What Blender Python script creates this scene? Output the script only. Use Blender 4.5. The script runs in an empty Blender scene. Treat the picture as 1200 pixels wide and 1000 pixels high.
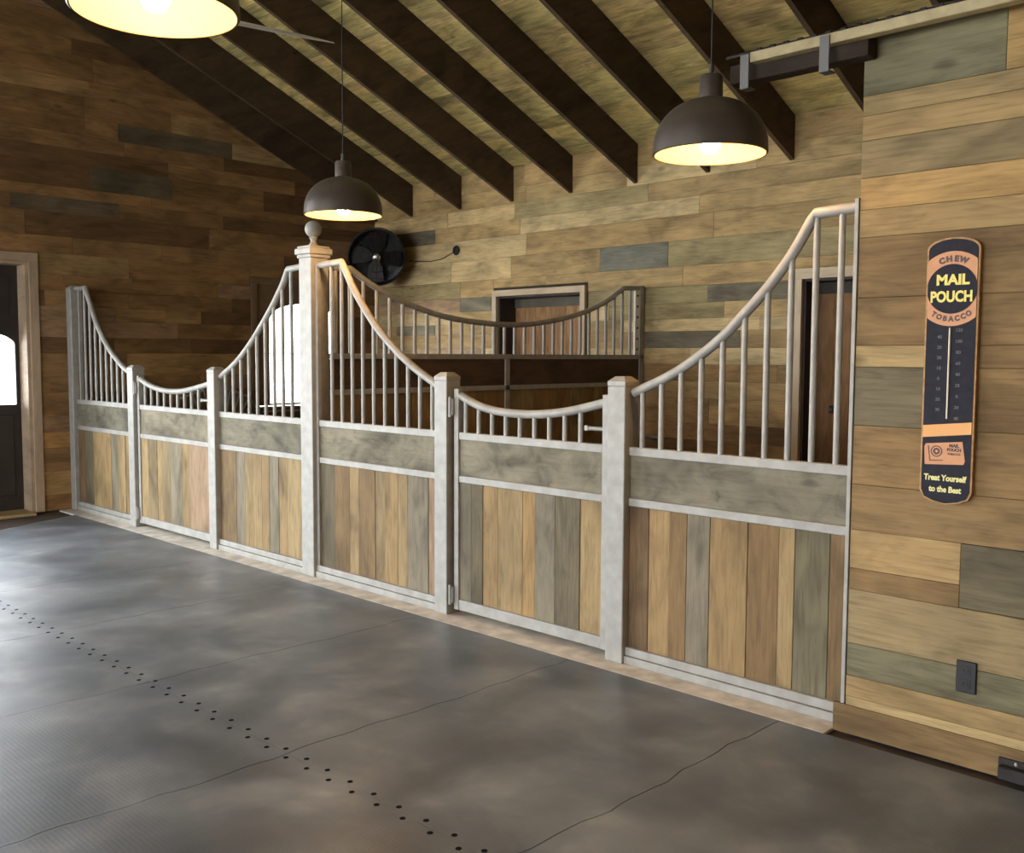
import bpy, bmesh, math, random
from mathutils import Vector, Matrix
rnd = random.Random(7)
sc = bpy.context.scene
C = sc.collection
PI = math.pi

# ------------------------------------------------------------------ camera
YAW, PITCH, ROLL, F, D, EYE = 0.777542, 0.072726, 0.0044626, 1149.465, 3.96066, 1.6
fw = Vector((-math.sin(YAW)*math.cos(PITCH), math.cos(YAW)*math.cos(PITCH), -math.sin(PITCH)))
rt = Vector((math.cos(YAW), math.sin(YAW), 0)); up = rt.cross(fw)
r2 = rt*math.cos(ROLL)+up*math.sin(ROLL); u2 = -rt*math.sin(ROLL)+up*math.cos(ROLL)
cam = bpy.data.cameras.new('camera'); co = bpy.data.objects.new('camera', cam); C.objects.link(co)
cam.sensor_fit = 'HORIZONTAL'; cam.sensor_width = 36; cam.lens = F/1200*36
co.matrix_world = Matrix(((r2.x, u2.x, -fw.x, 0), (r2.y, u2.y, -fw.y, -D), (r2.z, u2.z, -fw.z, EYE), (0, 0, 0, 1)))
cam.clip_start = .02
sc.camera = co

# ------------------------------------------------------------------ sky and daylight
world = bpy.data.worlds.new('sky'); sc.world = world; world.use_nodes = True
wn = world.node_tree.nodes; wn['Background'].inputs[0].default_value = (.91, .955, 1.0, 1); wn['Background'].inputs[1].default_value = 13.0

sun = bpy.data.lights.new('sun', 'SUN'); sun.energy = 22.0; sun.angle = math.radians(1.0); sun.color = (1, .97, .92)
so = bpy.data.objects.new('sun', sun); C.objects.link(so); so.rotation_euler = Vector((-.30, -.22, -.93)).to_track_quat('-Z', 'Y').to_euler()
def portal(loc, rot, sx, sy):
    l = bpy.data.lights.new('doorway_portal', 'AREA'); l.shape = 'RECTANGLE'; l.size = sx; l.size_y = sy
    l.cycles.is_portal = True
    o = bpy.data.objects.new('doorway_portal', l); C.objects.link(o); o.location = loc; o.rotation_euler = rot
    return o
portal((-10.58, -4.6, 1.75), (0, -PI/2, 0), 3.5, 5.7)      # big doorway in the left wall
portal((-4.6, -11.8, 1.7), (PI/2, 0, 0), 7.0, 3.4)         # big doorway behind the camera
portal((-10.50, 2.85, 1.6), (0, -PI/2, 0), 1.3, 1.05)     # arched pane of the stall door
portal((-10.56, -.93, 1.45), (0, -PI/2, 0), 0.9, 1.05)    # arched pane of the aisle door

sc.view_settings.view_transform = 'Standard'; sc.view_settings.look = 'None'
sc.view_settings.gamma = 1; sc.view_settings.use_curve_mapping = False
sc.view_settings.exposure = 0.22
sc.cycles.max_bounces = 8; sc.cycles.diffuse_bounces = 6; sc.cycles.transparent_max_bounces = 16
sc.cycles.caustics_reflective = False; sc.cycles.caustics_refractive = False
sc.cycles.sample_clamp_indirect = 6.0

# ------------------------------------------------------------------ materials
def new_mat(name):
    m = bpy.data.materials.new(name); m.use_nodes = True
    nt = m.node_tree; return m, nt, nt.nodes['Principled BSDF']
def N(nt, t, **kw):
    n = nt.nodes.new(t)
    for k, v in kw.items(): setattr(n, k, v)
    return n
def ramp(nt, stops):
    r = N(nt, 'ShaderNodeValToRGB'); e = r.color_ramp.elements
    while len(e) < len(stops): e.new(.5)
    for i, (p, c) in enumerate(stops):
        e[i].position = p; e[i].color = (c, c, c, 1) if not isinstance(c, tuple) else (*c, 1)
    return r
def mul(nt, a, b, fac=1.0, mode='MULTIPLY'):
    m = N(nt, 'ShaderNodeMix', data_type='RGBA', blend_type=mode); m.inputs[0].default_value = fac
    nt.links.new(a, m.inputs[6]); nt.links.new(b, m.inputs[7]); return m.outputs[2]

def wood_material(name, contrast=1.0, rough=.72, cloudy=False):
    """reclaimed board: colour of the board from its object colour, grain along local x"""
    m, nt, b = new_mat(name); L = nt.links.new
    tc = N(nt, 'ShaderNodeTexCoord'); oi = N(nt, 'ShaderNodeObjectInfo')
    off = N(nt, 'ShaderNodeVectorMath', operation='SCALE'); cmb = N(nt, 'ShaderNodeCombineXYZ')
    L(oi.outputs['Random'], cmb.inputs[0]); L(oi.outputs['Random'], cmb.inputs[2]); L(oi.outputs['Random'], cmb.inputs[1])
    L(cmb.outputs[0], off.inputs[0]); off.inputs['Scale'].default_value = 83.0
    add = N(nt, 'ShaderNodeVectorMath', operation='ADD'); L(tc.outputs['Object'], add.inputs[0]); L(off.outputs[0], add.inputs[1])
    def nz(scale_xyz, scale, detail, dist):
        mp = N(nt, 'ShaderNodeMapping'); mp.inputs['Scale'].default_value = scale_xyz; L(add.outputs[0], mp.inputs[0])
        t = N(nt, 'ShaderNodeTexNoise'); t.inputs['Scale'].default_value = scale; t.inputs['Detail'].default_value = detail
        t.inputs['Distortion'].default_value = dist; t.inputs['Roughness'].default_value = .6
        L(mp.outputs[0], t.inputs['Vector']); return t.outputs['Fac']
    c = contrast
    gc = c*(.35 if cloudy else 1)
    grain = ramp(nt, [(.3, 1-.38*gc), (.5, 1.0), (.72, 1+.20*gc)]); L(nz((1.0, 14, 14), 5.0, 6, .6), grain.inputs[0])
    blot = ramp(nt, [(.28, 1-.42*c), (.5, 1.0), (.75, 1+.22*c)]); L(nz((2.5, 3.5, 3.5) if cloudy else (1.2, 4, 4), 2.2, 5 if cloudy else 3, .9), blot.inputs[0])
    tone = ramp(nt, [(.3, 1-.5*c), (.52, 1.0), (.75, 1+.25*c)]); L(nz((1.0, 2.2, 2.2), 1.1, 2, 1.4), tone.inputs[0])
    knot = ramp(nt, [(.0, .28), (.045, .55), (.085, 1.0)])
    mp = N(nt, 'ShaderNodeMapping'); mp.inputs['Scale'].default_value = (1.1, 2.6, 2.6); L(add.outputs[0], mp.inputs[0])
    vo = N(nt, 'ShaderNodeTexVoronoi'); vo.inputs['Scale'].default_value = 1.25; L(mp.outputs[0], vo.inputs['Vector']); L(vo.outputs['Distance'], knot.inputs[0])
    col = mul(nt, oi.outputs['Color'], grain.outputs[0]); col = mul(nt, col, blot.outputs[0]); col = mul(nt, col, tone.outputs[0]); col = mul(nt, col, knot.outputs[0], .8)
    L(col, b.inputs['Base Color']); b.inputs['Roughness'].default_value = rough
    b.inputs['Specular IOR Level'].default_value = .25
    bp = N(nt, 'ShaderNodeBump'); bp.inputs['Strength'].default_value = .25; bp.inputs['Distance'].default_value = .004
    L(grain.outputs[0], bp.inputs['Height']); L(bp.outputs[0], b.inputs['Normal'])
    return m
def plain(name, col, rough=.5, metal=0.0, var=0.0, scale=8, emit=None, spec=.5, bump=0):
    m, nt, b = new_mat(name); L = nt.links.new
    b.inputs['Base Color'].default_value = (*col, 1); b.inputs['Roughness'].default_value = rough
    b.inputs['Metallic'].default_value = metal; b.inputs['Specular IOR Level'].default_value = spec
    if var:
        tc = N(nt, 'ShaderNodeTexCoord'); t = N(nt, 'ShaderNodeTexNoise'); t.inputs['Scale'].default_value = scale; t.inputs['Detail'].default_value = 5
        L(tc.outputs['Object'], t.inputs['Vector'])
        r = ramp(nt, [(.3, tuple(x*(1-var) for x in col)), (.7, tuple(min(1, x*(1+var)) for x in col))])
        L(t.outputs['Fac'], r.inputs[0]); L(r.outputs[0], b.inputs['Base Color'])
        if bump:
            bp = N(nt, 'ShaderNodeBump'); bp.inputs['Strength'].default_value = bump; bp.inputs['Distance'].default_value = .01
            L(t.outputs['Fac'], bp.inputs['Height']); L(bp.outputs[0], b.inputs['Normal'])
    if emit:
        b.inputs['Emission Color'].default_value = (*emit[0], 1); b.inputs['Emission Strength'].default_value = emit[1]
    return m

WOOD = wood_material('reclaimed_wood', .70)
WEATHERED = wood_material('weathered_kick_board', 1.15, .8, True)
DECK = wood_material('roof_deck_wood', 1.0, .8)
RAFTER = wood_material('dark_stained_rafter', .7, .75)
CASING = wood_material('casing_wood', .35, .6)
BACKING = plain('wall_backing', (.05, .035, .022), .9, var=.2)

def galvanized():
    m, nt, b = new_mat('galvanized_steel'); L = nt.links.new
    tc = N(nt, 'ShaderNodeTexCoord')
    v = N(nt, 'ShaderNodeTexNoise'); v.inputs['Scale'].default_value = 14; v.inputs['Detail'].default_value = 5; L(tc.outputs['Object'], v.inputs['Vector'])
    r = ramp(nt, [(.3, (.29, .28, .25)), (.5, (.335, .325, .295)), (.7, (.38, .37, .34))]); L(v.outputs['Fac'], r.inputs[0])
    L(r.outputs[0], b.inputs['Base Color']); b.inputs['Metallic'].default_value = .12; b.inputs['Roughness'].default_value = .55
    return m
STEEL = galvanized()
BLACK = plain('black_metal', (.012, .012, .013), .45, .3)
IRON = plain('dark_iron', (.03, .026, .024), .5, .6, var=.3, scale=30)
LAMP_OUT = plain('lamp_dark_bronze', (.092, .074, .060), .42, .35, var=.15, scale=12)
LAMP_IN = plain('lamp_warm_lining', (.36, .27, .13), .6)
BULB = plain('lamp_bulb_glow', (1, .9, .7), .5, emit=((1.0, .60, .27), 210.0))
CONCRETE = plain('concrete_curb', (.56, .525, .46), .85, var=.25, scale=9, bump=.2)
SLAB = plain('dirt_brown_slab', (.075, .052, .038), .9, var=.3, scale=5)
GRAVEL = plain('gravel_ground', (.58, .56, .51), .9, var=.2, scale=2)
CABLE = plain('cable', (.02, .02, .02), .6)
TRACK = plain('track_tan_steel', (.42, .34, .185), .5, .1, var=.15, scale=20)
STRAP = plain('track_strap_steel', (.16, .155, .15), .5, .5)
LEAF = plain('door_leaf_dark', (.028, .022, .020), .5, var=.25, scale=6)

def rubber():
    m, nt, b = new_mat('rubber_mat'); L = nt.links.new
    tc = N(nt, 'ShaderNodeTexCoord')
    def nz(s, d, dist=0):
        t = N(nt, 'ShaderNodeTexNoise'); t.inputs['Scale'].default_value = s; t.inputs['Detail'].default_value = d; t.inputs['Distortion'].default_value = dist
        L(tc.outputs['Object'], t.inputs['Vector']); return t.outputs['Fac']
    dust = ramp(nt, [(.34, (.061, .074, .090)), (.50, (.104, .123, .146)), (.68, (.190, .210, .230))]); L(nz(1.7, 8, .5), dust.inputs[0])
    scuff = ramp(nt, [(.30, .86), (.52, 1.0), (.60, (1.15, 1.13, 1.09)), (.72, (1.5, 1.44, 1.33))]); L(nz(4.2, 9, .25), scuff.inputs[0])
    col = mul(nt, dust.outputs[0], scuff.outputs[0]); L(col, b.inputs['Base Color'])
    rr = ramp(nt, [(.3, .34), (.7, .48)]); L(nz(2.0, 4), rr.inputs[0]); L(rr.outputs[0], b.inputs['Roughness']); b.inputs['Specular IOR Level'].default_value = .85
    # small raised diamond texture pressed into the rubber
    w1 = N(nt, 'ShaderNodeTexVoronoi'); w1.inputs['Scale'].default_value = 58; w1.inputs['Randomness'].default_value = .15; L(tc.outputs['Object'], w1.inputs['Vector'])
    bp = N(nt, 'ShaderNodeBump'); bp.inputs['Strength'].default_value = .20; bp.inputs['Distance'].default_value = .003
    L(w1.outputs['Distance'], bp.inputs['Height']); L(bp.outputs[0], b.inputs['Normal'])
    return m
RUBBER = rubber()
def pane_mat():
    m = bpy.data.materials.new('window_glass'); m.use_nodes = True; nt = m.node_tree; nt.nodes.clear()
    o = N(nt, 'ShaderNodeOutputMaterial'); t = N(nt, 'ShaderNodeBsdfTransparent'); g = N(nt, 'ShaderNodeBsdfGlossy'); g.inputs['Roughness'].default_value = .02
    f = N(nt, 'ShaderNodeFresnel'); f.inputs[0].default_value = 1.35; mx = N(nt, 'ShaderNodeMixShader')
    nt.links.new(f.outputs[0], mx.inputs[0]); nt.links.new(t.outputs[0], mx.inputs[1]); nt.links.new(g.outputs[0], mx.inputs[2]); nt.links.new(mx.outputs[0], o.inputs[0])
    return m
GLASS = pane_mat()

# ------------------------------------------------------------------ helpers
WLOC = {}
def wloc(o): return WLOC.get(o.name, Vector((0, 0, 0)))
def link(name, data, parent=None, loc=(0, 0, 0), rot=(0, 0, 0), kind=None, label=None, cat=None, group=None, color=None):
    o = bpy.data.objects.new(name, data); C.objects.link(o)
    loc = Vector(loc); WLOC[o.name] = loc
    o.location = loc - (wloc(parent) if parent else Vector((0, 0, 0))); o.rotation_euler = rot
    if parent: o.parent = parent
    if kind: o['kind'] = kind
    if label: o['label'] = label
    if cat: o['category'] = cat
    if group: o['group'] = group
    if color: o.color = (*color, 1)
    return o
def thing(name, label, cat, loc=(0, 0, 0), group=None, kind=None):
    return link(name, None, None, loc, label=label, cat=cat, group=group, kind=kind)
def mesh_of(bm, name, mat, smooth=False):
    bmesh.ops.recalc_face_normals(bm, faces=bm.faces[:])
    me = bpy.data.meshes.new(name); bm.to_mesh(me); bm.free()
    for m in (mat if isinstance(mat, (list, tuple)) else [mat]): me.materials.append(m)
    if smooth:
        for p in me.polygons: p.use_smooth = True
        try: me.set_sharp_from_angle(angle=math.radians(40))
        except Exception: pass
    return me
def obj(name, bm, mat, parent=None, loc=None, smooth=False, **kw):
    """bm is in world coordinates; the object's origin goes to loc (default: base centre)"""
    if loc is None:
        xs = [v.co for v in bm.verts]
        loc = Vector(((min(v.x for v in xs)+max(v.x for v in xs))/2, (min(v.y for v in xs)+max(v.y for v in xs))/2, min(v.z for v in xs)))
    loc = Vector(loc)
    for v in bm.verts: v.co -= loc
    return link(name, mesh_of(bm, name, mat, smooth), parent, loc, **kw)
def add_box(bm, x0, x1, y0, y1, z0, z1, bev=0):
    r = bmesh.ops.create_cube(bm, size=1)
    for v in r['verts']: v.co = Vector(((x0+x1)/2+v.co.x*(x1-x0), (y0+y1)/2+v.co.y*(y1-y0), (z0+z1)/2+v.co.z*(z1-z0)))
    if bev:
        es = list({e for v in r['verts'] for e in v.link_edges})
        bmesh.ops.bevel(bm, geom=es, offset=bev, segments=1, affect='EDGES')
    return bm
def boxes(*bs, bev=0):
    bm = bmesh.new()
    for b in bs: add_box(bm, *b, bev=bev)
    return bm
def add_tube(bm, pts, r, seg=10, cap=True, ref=Vector((0, 1, 0))):
    pts = [Vector(p) for p in pts]; rings = []
    for i, p in enumerate(pts):
        t = (pts[min(i+1, len(pts)-1)]-pts[max(i-1, 0)]).normalized()
        a = ref if abs(t.dot(ref)) < .95 else Vector((1, 0, 0))
        n = t.cross(a).normalized(); bnm = t.cross(n).normalized()
        rr = r[i] if isinstance(r, (list, tuple)) else r
        rings.append([bm.verts.new(p+n*rr*math.cos(2*PI*k/seg)+bnm*rr*math.sin(2*PI*k/seg)) for k in range(seg)])
    for a, b in zip(rings, rings[1:]):
        for k in range(seg): bm.faces.new((a[k], a[(k+1) % seg], b[(k+1) % seg], b[k]))
    if cap: bm.faces.new(rings[0]); bm.faces.new(rings[-1][::-1])
    return bm
def tube(pts, r, seg=10, **k): return add_tube(bmesh.new(), pts, r, seg, **k)
def add_lathe(bm, prof, c, seg=40):
    rings = []
    for r, z in prof:
        if r < 1e-5: rings.append([bm.verts.new((c[0], c[1], c[2]+z))])
        else: rings.append([bm.verts.new((c[0]+r*math.cos(2*PI*k/seg), c[1]+r*math.sin(2*PI*k/seg), c[2]+z)) for k in range(seg)])
    for a, b in zip(rings, rings[1:]):
        for k in range(seg):
            k2 = (k+1) % seg
            if len(a) == 1 and len(b) == 1: continue
            if len(a) == 1: bm.faces.new((a[0], b[k], b[k2]))
            elif len(b) == 1: bm.faces.new((a[k], a[k2], b[0]))
            else: bm.faces.new((a[k], a[k2], b[k2], b[k]))
    return bm
def lathe(prof, c, seg=40): return add_lathe(bmesh.new(), prof, c, seg)
def poly_mesh(outer, holes, depth):
    """flat outline in the local xy plane with holes, thickened to +-depth/2 in z; returns a mesh"""
    cu = bpy.data.curves.new('outline', 'CURVE'); cu.dimensions = '2D'; cu.fill_mode = 'BOTH'; cu.extrude = depth/2
    for pts in [outer]+holes:
        s = cu.splines.new('POLY'); s.points.add(len(pts)-1); s.use_cyclic_u = True
        for p, q in zip(s.points, pts): p.co = (q[0], q[1], 0, 1)
    o = bpy.data.objects.new('outline', cu); C.objects.link(o)
    dg = bpy.context.evaluated_depsgraph_get(); me = bpy.data.meshes.new_from_object(o.evaluated_get(dg))
    bpy.data.objects.remove(o); bpy.data.curves.remove(cu)
    return me
def text_mesh(s, size, depth=.001, bold=0.0, space=1.0):
    cu = bpy.data.curves.new('text', 'FONT'); cu.body = s; cu.size = size; cu.extrude = depth/2; cu.offset = bold; cu.space_character = space
    cu.align_x = 'CENTER'; cu.align_y = 'CENTER'; cu.resolution_u = 3
    o = bpy.data.objects.new('text', cu); C.objects.link(o)
    dg = bpy.context.evaluated_depsgraph_get(); me = bpy.data.meshes.new_from_object(o.evaluated_get(dg))
    bpy.data.objects.remove(o); bpy.data.curves.remove(cu)
    return me

# a board: local x along its length, local z across, front face at local y = -t
def board_mesh(L, H, T, ch=.0016, mat=None, slant=0.0):
    bm = bmesh.new()
    x, z = L/2, H/2
    ring = lambda y, i: [bm.verts.new((sx*(x-i)-(slant if sx > 0 and sz > 0 else 0), y, sz*(z-i))) for sx, sz in ((-1, -1), (1, -1), (1, 1), (-1, 1))]
    a, b, c = ring(0, 0), ring(-T+ch, 0), ring(-T, ch)
    for p, q in ((a, b), (b, c)):
        for k in range(4): bm.faces.new((p[k], p[(k+1) % 4], q[(k+1) % 4], q[k]))
    bm.faces.new(c)
    return mesh_of(bm, 'board', mat or WOOD)
FACE = {'-y': 0.0, '+x': PI/2}
def board(parent, u0, u1, z0, z1, plane, facing='-y', t=.018, col=(.4, .28, .16), name='plank', mat=None, vertical=False, gap=.0007, slant=0.0):
    """a board on a wall plane; u = X for walls facing -y, u = Y for walls facing +x"""
    L, H = (z1-z0, u1-u0) if vertical else (u1-u0, z1-z0)
    me = board_mesh(L-2*gap, H-2*gap, t, mat=mat, slant=slant)
    uc, zc = (u0+u1)/2, (z0+z1)/2
    loc = (uc, plane, zc) if facing == '-y' else (plane, uc, zc)
    rot = (0, -PI/2, 0) if vertical else (0, 0, 0)
    R = Matrix.Rotation(FACE[facing], 4, 'Z') @ Matrix.Rotation(rot[1], 4, 'Y')
    return link(name, me, parent, loc, R.to_euler(), color=col)

# board colours (albedo of the reclaimed wood)
PAL = dict(tan=(.44, .315, .165), light=(.54, .42, .245), brown=(.34, .225, .115), dbrown=(.19, .12, .065), orange=(.50, .315, .135),
           gray=(.245, .22, .17), ggreen=(.235, .22, .155), dgray=(.165, .145, .11), pink=(.40, .28, .19), olive=(.36, .295, .165), slate=(.19, .19, .165))
def vary(c, a=.10):
    k = 1+rnd.uniform(-a, a); w = rnd.uniform(-a, a)*.3
    return (c[0]*k*(1+w)*1.02, c[1]*k*.985, c[2]*k*(1-w)*.86)
def pick(w): return vary(PAL[rnd.choices(list(w), list(w.values()))[0]])

# ------------------------------------------------------------------ the building shell
XL, XR, YB, YF = -10.26, 3.5, 3.92, -11.5      # inner faces
RIDGE, TAN, ZE = -3.79, math.tan(math.radians(23.2)), 3.68
def deck_z(y): return ZE+TAN*(YB-y) if y > RIDGE else ZE+TAN*(YB-RIDGE)-TAN*(RIDGE-y)
YFE = 2*RIDGE-YB
TH = .34
ground = obj('ground', boxes((-40, 30, -40, 30, -.30, -.12)), GRAVEL, kind='structure')
floor = obj('floor', boxes((XL-TH, XR+TH, YF-TH, YB+TH, -.12, -.018)), SLAB, kind='structure', loc=(0, 0, -.018))

# walls: backing structures, openings left free
wall_back = obj('wall_back', boxes((XL-TH, -8.0, YB+.02, YB+TH, 0-.018, 3.8), (-8.0, -6.75, YB+.02, YB+TH, 2.26, 3.8), (-6.75, -4.22, YB+.02, YB+TH, -.018, 3.8),
    (-4.22, -3.10, YB+.02, YB+TH, 2.27, 3.8), (-3.10, XR+TH, YB+.02, YB+TH, -.018, 3.8)), BACKING, kind='structure', loc=(0, YB, 0))
def gable(x0, x1, holes):
    pts = [(YF-.3, -.018), (YB+.3, -.018), (YB+.3, deck_z(YB+.3)+.05), (RIDGE, deck_z(RIDGE)+.05), (YF-.3, deck_z(YF-.3)+.05)]
    hs = [[(a, c), (b, c), (b, d), (a, d)] for a, b, c, d in holes]
    me = poly_mesh(pts, hs, abs(x1-x0)); me.transform(Matrix.Translation(((x0+x1)/2, 0, 0)) @ Matrix(((0, 0, 1, 0), (1, 0, 0, 0), (0, 1, 0, 0), (0, 0, 0, 1))))
    me.materials.clear(); me.materials.append(BACKING); return me
AISLE_DOOR = (-1.47, -.35, .001, 2.50); STALL_DOOR = (2.18, 3.50, .001, 2.42); BIG_DOOR = (-7.4, -1.75, .001, 3.5)
wall_left = link('wall_left', gable(XL-TH, XL-.02, [AISLE_DOOR, STALL_DOOR, BIG_DOOR]), kind='structure')
wall_front = obj('wall_front', boxes((XL-TH, -8.1, YF-TH, YF, -.018, 3.8), (-8.1, -1.1, YF-TH, YF, 3.4, 3.8), (-1.1, XR+TH, YF-TH, YF, -.018, 3.8)),
    plain('front_wall_wood', (.24, .17, .10), .8, var=.25, scale=3), kind='structure', loc=(0, YF, 0))
wall_right_end = link('wall_end', gable(XR, XR+TH, []), kind='structure'); wall_right_end.data.materials[0] = plain('end_wall_wood', (.24, .17, .10), .8, var=.25, scale=3)
wall_right = obj('wall_right', boxes((-1.845, XR, -.042, .075, 0, 2.95), ), BACKING, kind='structure', loc=(0, -.04, 0))
wall_stall = obj('wall_stall', boxes((-1.88, -1.76, .08, YB, 0, 2.95)), plain('stall_side_wood', (.22, .15, .085), .8, var=.25, scale=3), kind='structure', loc=(-1.82, 0, 0))

# ---- roof: deck boards and rafters under a closed backing
bm = bmesh.new()
for sgn in (1, -1):
    yo = YB+.45 if sgn > 0 else YFE-.45
    a = [bm.verts.new((x, y, deck_z(y)+.03+dz)) for x, y, dz in ((XL-.5, RIDGE, 0), (XR+.5, RIDGE, 0), (XR+.5, yo, 0), (XL-.5, yo, 0))]
    b = [bm.verts.new(v.co+Vector((0, 0, .08))) for v in a]
    bm.faces.new(a); bm.faces.new(b)
    for k in range(4): bm.faces.new((a[k], a[(k+1) % 4], b[(k+1) % 4], b[k]))
ceiling = obj('ceiling', bm, BACKING, kind='structure', loc=(0, 0, 6))
ang = math.atan(TAN)
def deck_board(u0, u1, s0, s1, side):
    """board along X under the roof slope; s = distance from the eave up the slope"""
    me = board_mesh(u1-u0-.003, s1-s0-.004, .022, mat=DECK)
    sm = (s0+s1)/2; d = 1 if side > 0 else -1
    y = (YB if side > 0 else YFE)-d*sm*math.cos(ang); z = ZE+sm*math.sin(ang)+.026
    # local y- (front) must face down; local z runs up the slope
    upv = Vector((0, -d*math.cos(ang), math.sin(ang))); fr = Vector((0, -d*math.sin(ang), -math.cos(ang)))
    yl = -fr; xl = yl.cross(upv)
    M = Matrix((xl, yl, upv)).transposed()
    c = (.68, .56, .26) if rnd.random() < .7 else (.70, .54, .27)
    link('deck_board', me, ceiling, ((u0+u1)/2, y, z), M.to_euler(), color=vary((c[0]*.92, c[1]*.92, c[2]*.92), .14))
slope = (YB-RIDGE)/math.cos(ang); nb = 52; bw = slope/nb
for i in range(nb):
    cut = rnd.uniform(-7.5, -1.5)
    deck_board(XL, cut, i*bw, (i+1)*bw, 1); deck_board(cut, XR, i*bw, (i+1)*bw, 1)
def rafter(x, side, w=.042, h=.38):
    d = 1 if side > 0 else -1; ye = YB-.004 if side > 0 else YFE+.004
    bm = bmesh.new(); prof = [(ye, deck_z(ye)-.001), (RIDGE+d*.02, deck_z(RIDGE+d*.02)-.001), (RIDGE+d*.02, deck_z(RIDGE+d*.02)-h), (ye, deck_z(ye)-h)]
    a = [bm.verts.new((x-w, y, z)) for y, z in prof]; b = [bm.verts.new((x, y, z)) for y, z in prof]
    bm.faces.new(a); bm.faces.new(b)
    for k in range(4): bm.faces.new((a[k], a[(k+1) % 4], b[(k+1) % 4], b[k]))
    # the grain runs along local x, so the mesh is turned to lie along the slope
    me_loc = Vector((x-w/2, (ye+RIDGE)/2, (deck_z(ye)+deck_z(RIDGE))/2-h/2))
    Rm = Matrix.Rotation(-PI/2, 4, 'Z') if d > 0 else Matrix.Rotation(PI/2, 4, 'Z')
    Rt = Rm @ Matrix.Rotation(ang, 4, 'Y')
    inv = Rt.inverted()
    for v in bm.verts: v.co = inv @ (v.co-me_loc)
    link('rafter', mesh_of(bm, 'rafter', RAFTER), ceiling, me_loc, Rt.to_euler(), color=vary((.082, .054, .034), .15))
RX = [-10.20, -9.49, -8.602, -7.747, -6.881, -6.03, -5.19, -4.334, -3.47, -2.61, -1.75, -.89, -.03, .83, 1.69, 2.55]
for x in RX: rafter(x, 1)
for x in RX[::2]: rafter(x, -1)

# ---- plank facing of the back wall
rows = [0, .16, .40, .56, .80, .96, 1.20, 1.36, 1.52, 1.676, 1.836, 1.955, 2.105, 2.265, 2.457, 2.70, 2.935, 3.105, 3.28, 3.46, 3.70]
BW = dict(tan=8, light=7, brown=.4, pink=.5, olive=1.6, gray=.12)
FIX = {(2.457, 2.70): [(-6.50, -5.65, 'slate')], (2.105, 2.265): [(-5.195, -4.30, 'dgray'), (-8.63, -8.10, 'gray')], (1.676, 1.836): [(-5.91, -4.84, 'dgray')],
       (2.935, 3.105): [(-10.24, -9.07, 'dgray')], (3.105, 3.28): [(-7.73, -5.9, 'olive')], (1.836, 1.955): [(-9.82, -9.08, 'gray')], (2.70, 2.935): [(-10.24, -7.55, 'light')]}
DOORS = [(-8.063, -6.655, 2.36), (-4.315, -3.02, 2.36)]
def courses(u0, u1, z0, z1, fixed=(), weights=BW, lo=.7, hi=2.3):
    out = [(a, b, vary(PAL[c], .04)) for a, b, c in fixed]
    free = []; cur = u0
    for a, b, c in sorted(fixed):
        if a-cur > .02: free.append((cur, a))
        cur = b
    if u1-cur > .02: free.append((cur, u1))
    for a, b in free:
        x = a
        while x < b-.001:
            n = min(b, x+rnd.uniform(lo, hi))
            if b-n < .3: n = b
            out.append((x, n, pick(weights))); x = n
    return out
for z0, z1 in zip(rows, rows[1:]):
    for a, b, c in courses(XL, -1.88, z0, z1, FIX.get((z0, z1), ()), BW if z0 > 1.5 else dict(brown=4, dbrown=3, tan=1), 1.0, 2.8):  # lower boards browner: shade of the stall fronts put into their colour
        segs = [(a, b, z0, z1)]
        for d0, d1, dt in DOORS:                       # cut boards round the door casings
            nxt = []
            for s in segs:
                if s[1] <= d0 or s[0] >= d1 or s[2] >= dt: nxt.append(s); continue
                if s[0] < d0: nxt.append((s[0], d0, s[2], s[3]))
                if s[1] > d1: nxt.append((d1, s[1], s[2], s[3]))
                if s[3] > dt+.01: nxt.append((max(s[0], d0), min(s[1], d1), dt, s[3]))
            segs = nxt
        for s in segs:
            if s[1]-s[0] > .03: board(wall_back, s[0], s[1], s[2], s[3], YB+.02, t=.02+rnd.uniform(-.003, .003), col=c)

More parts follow.
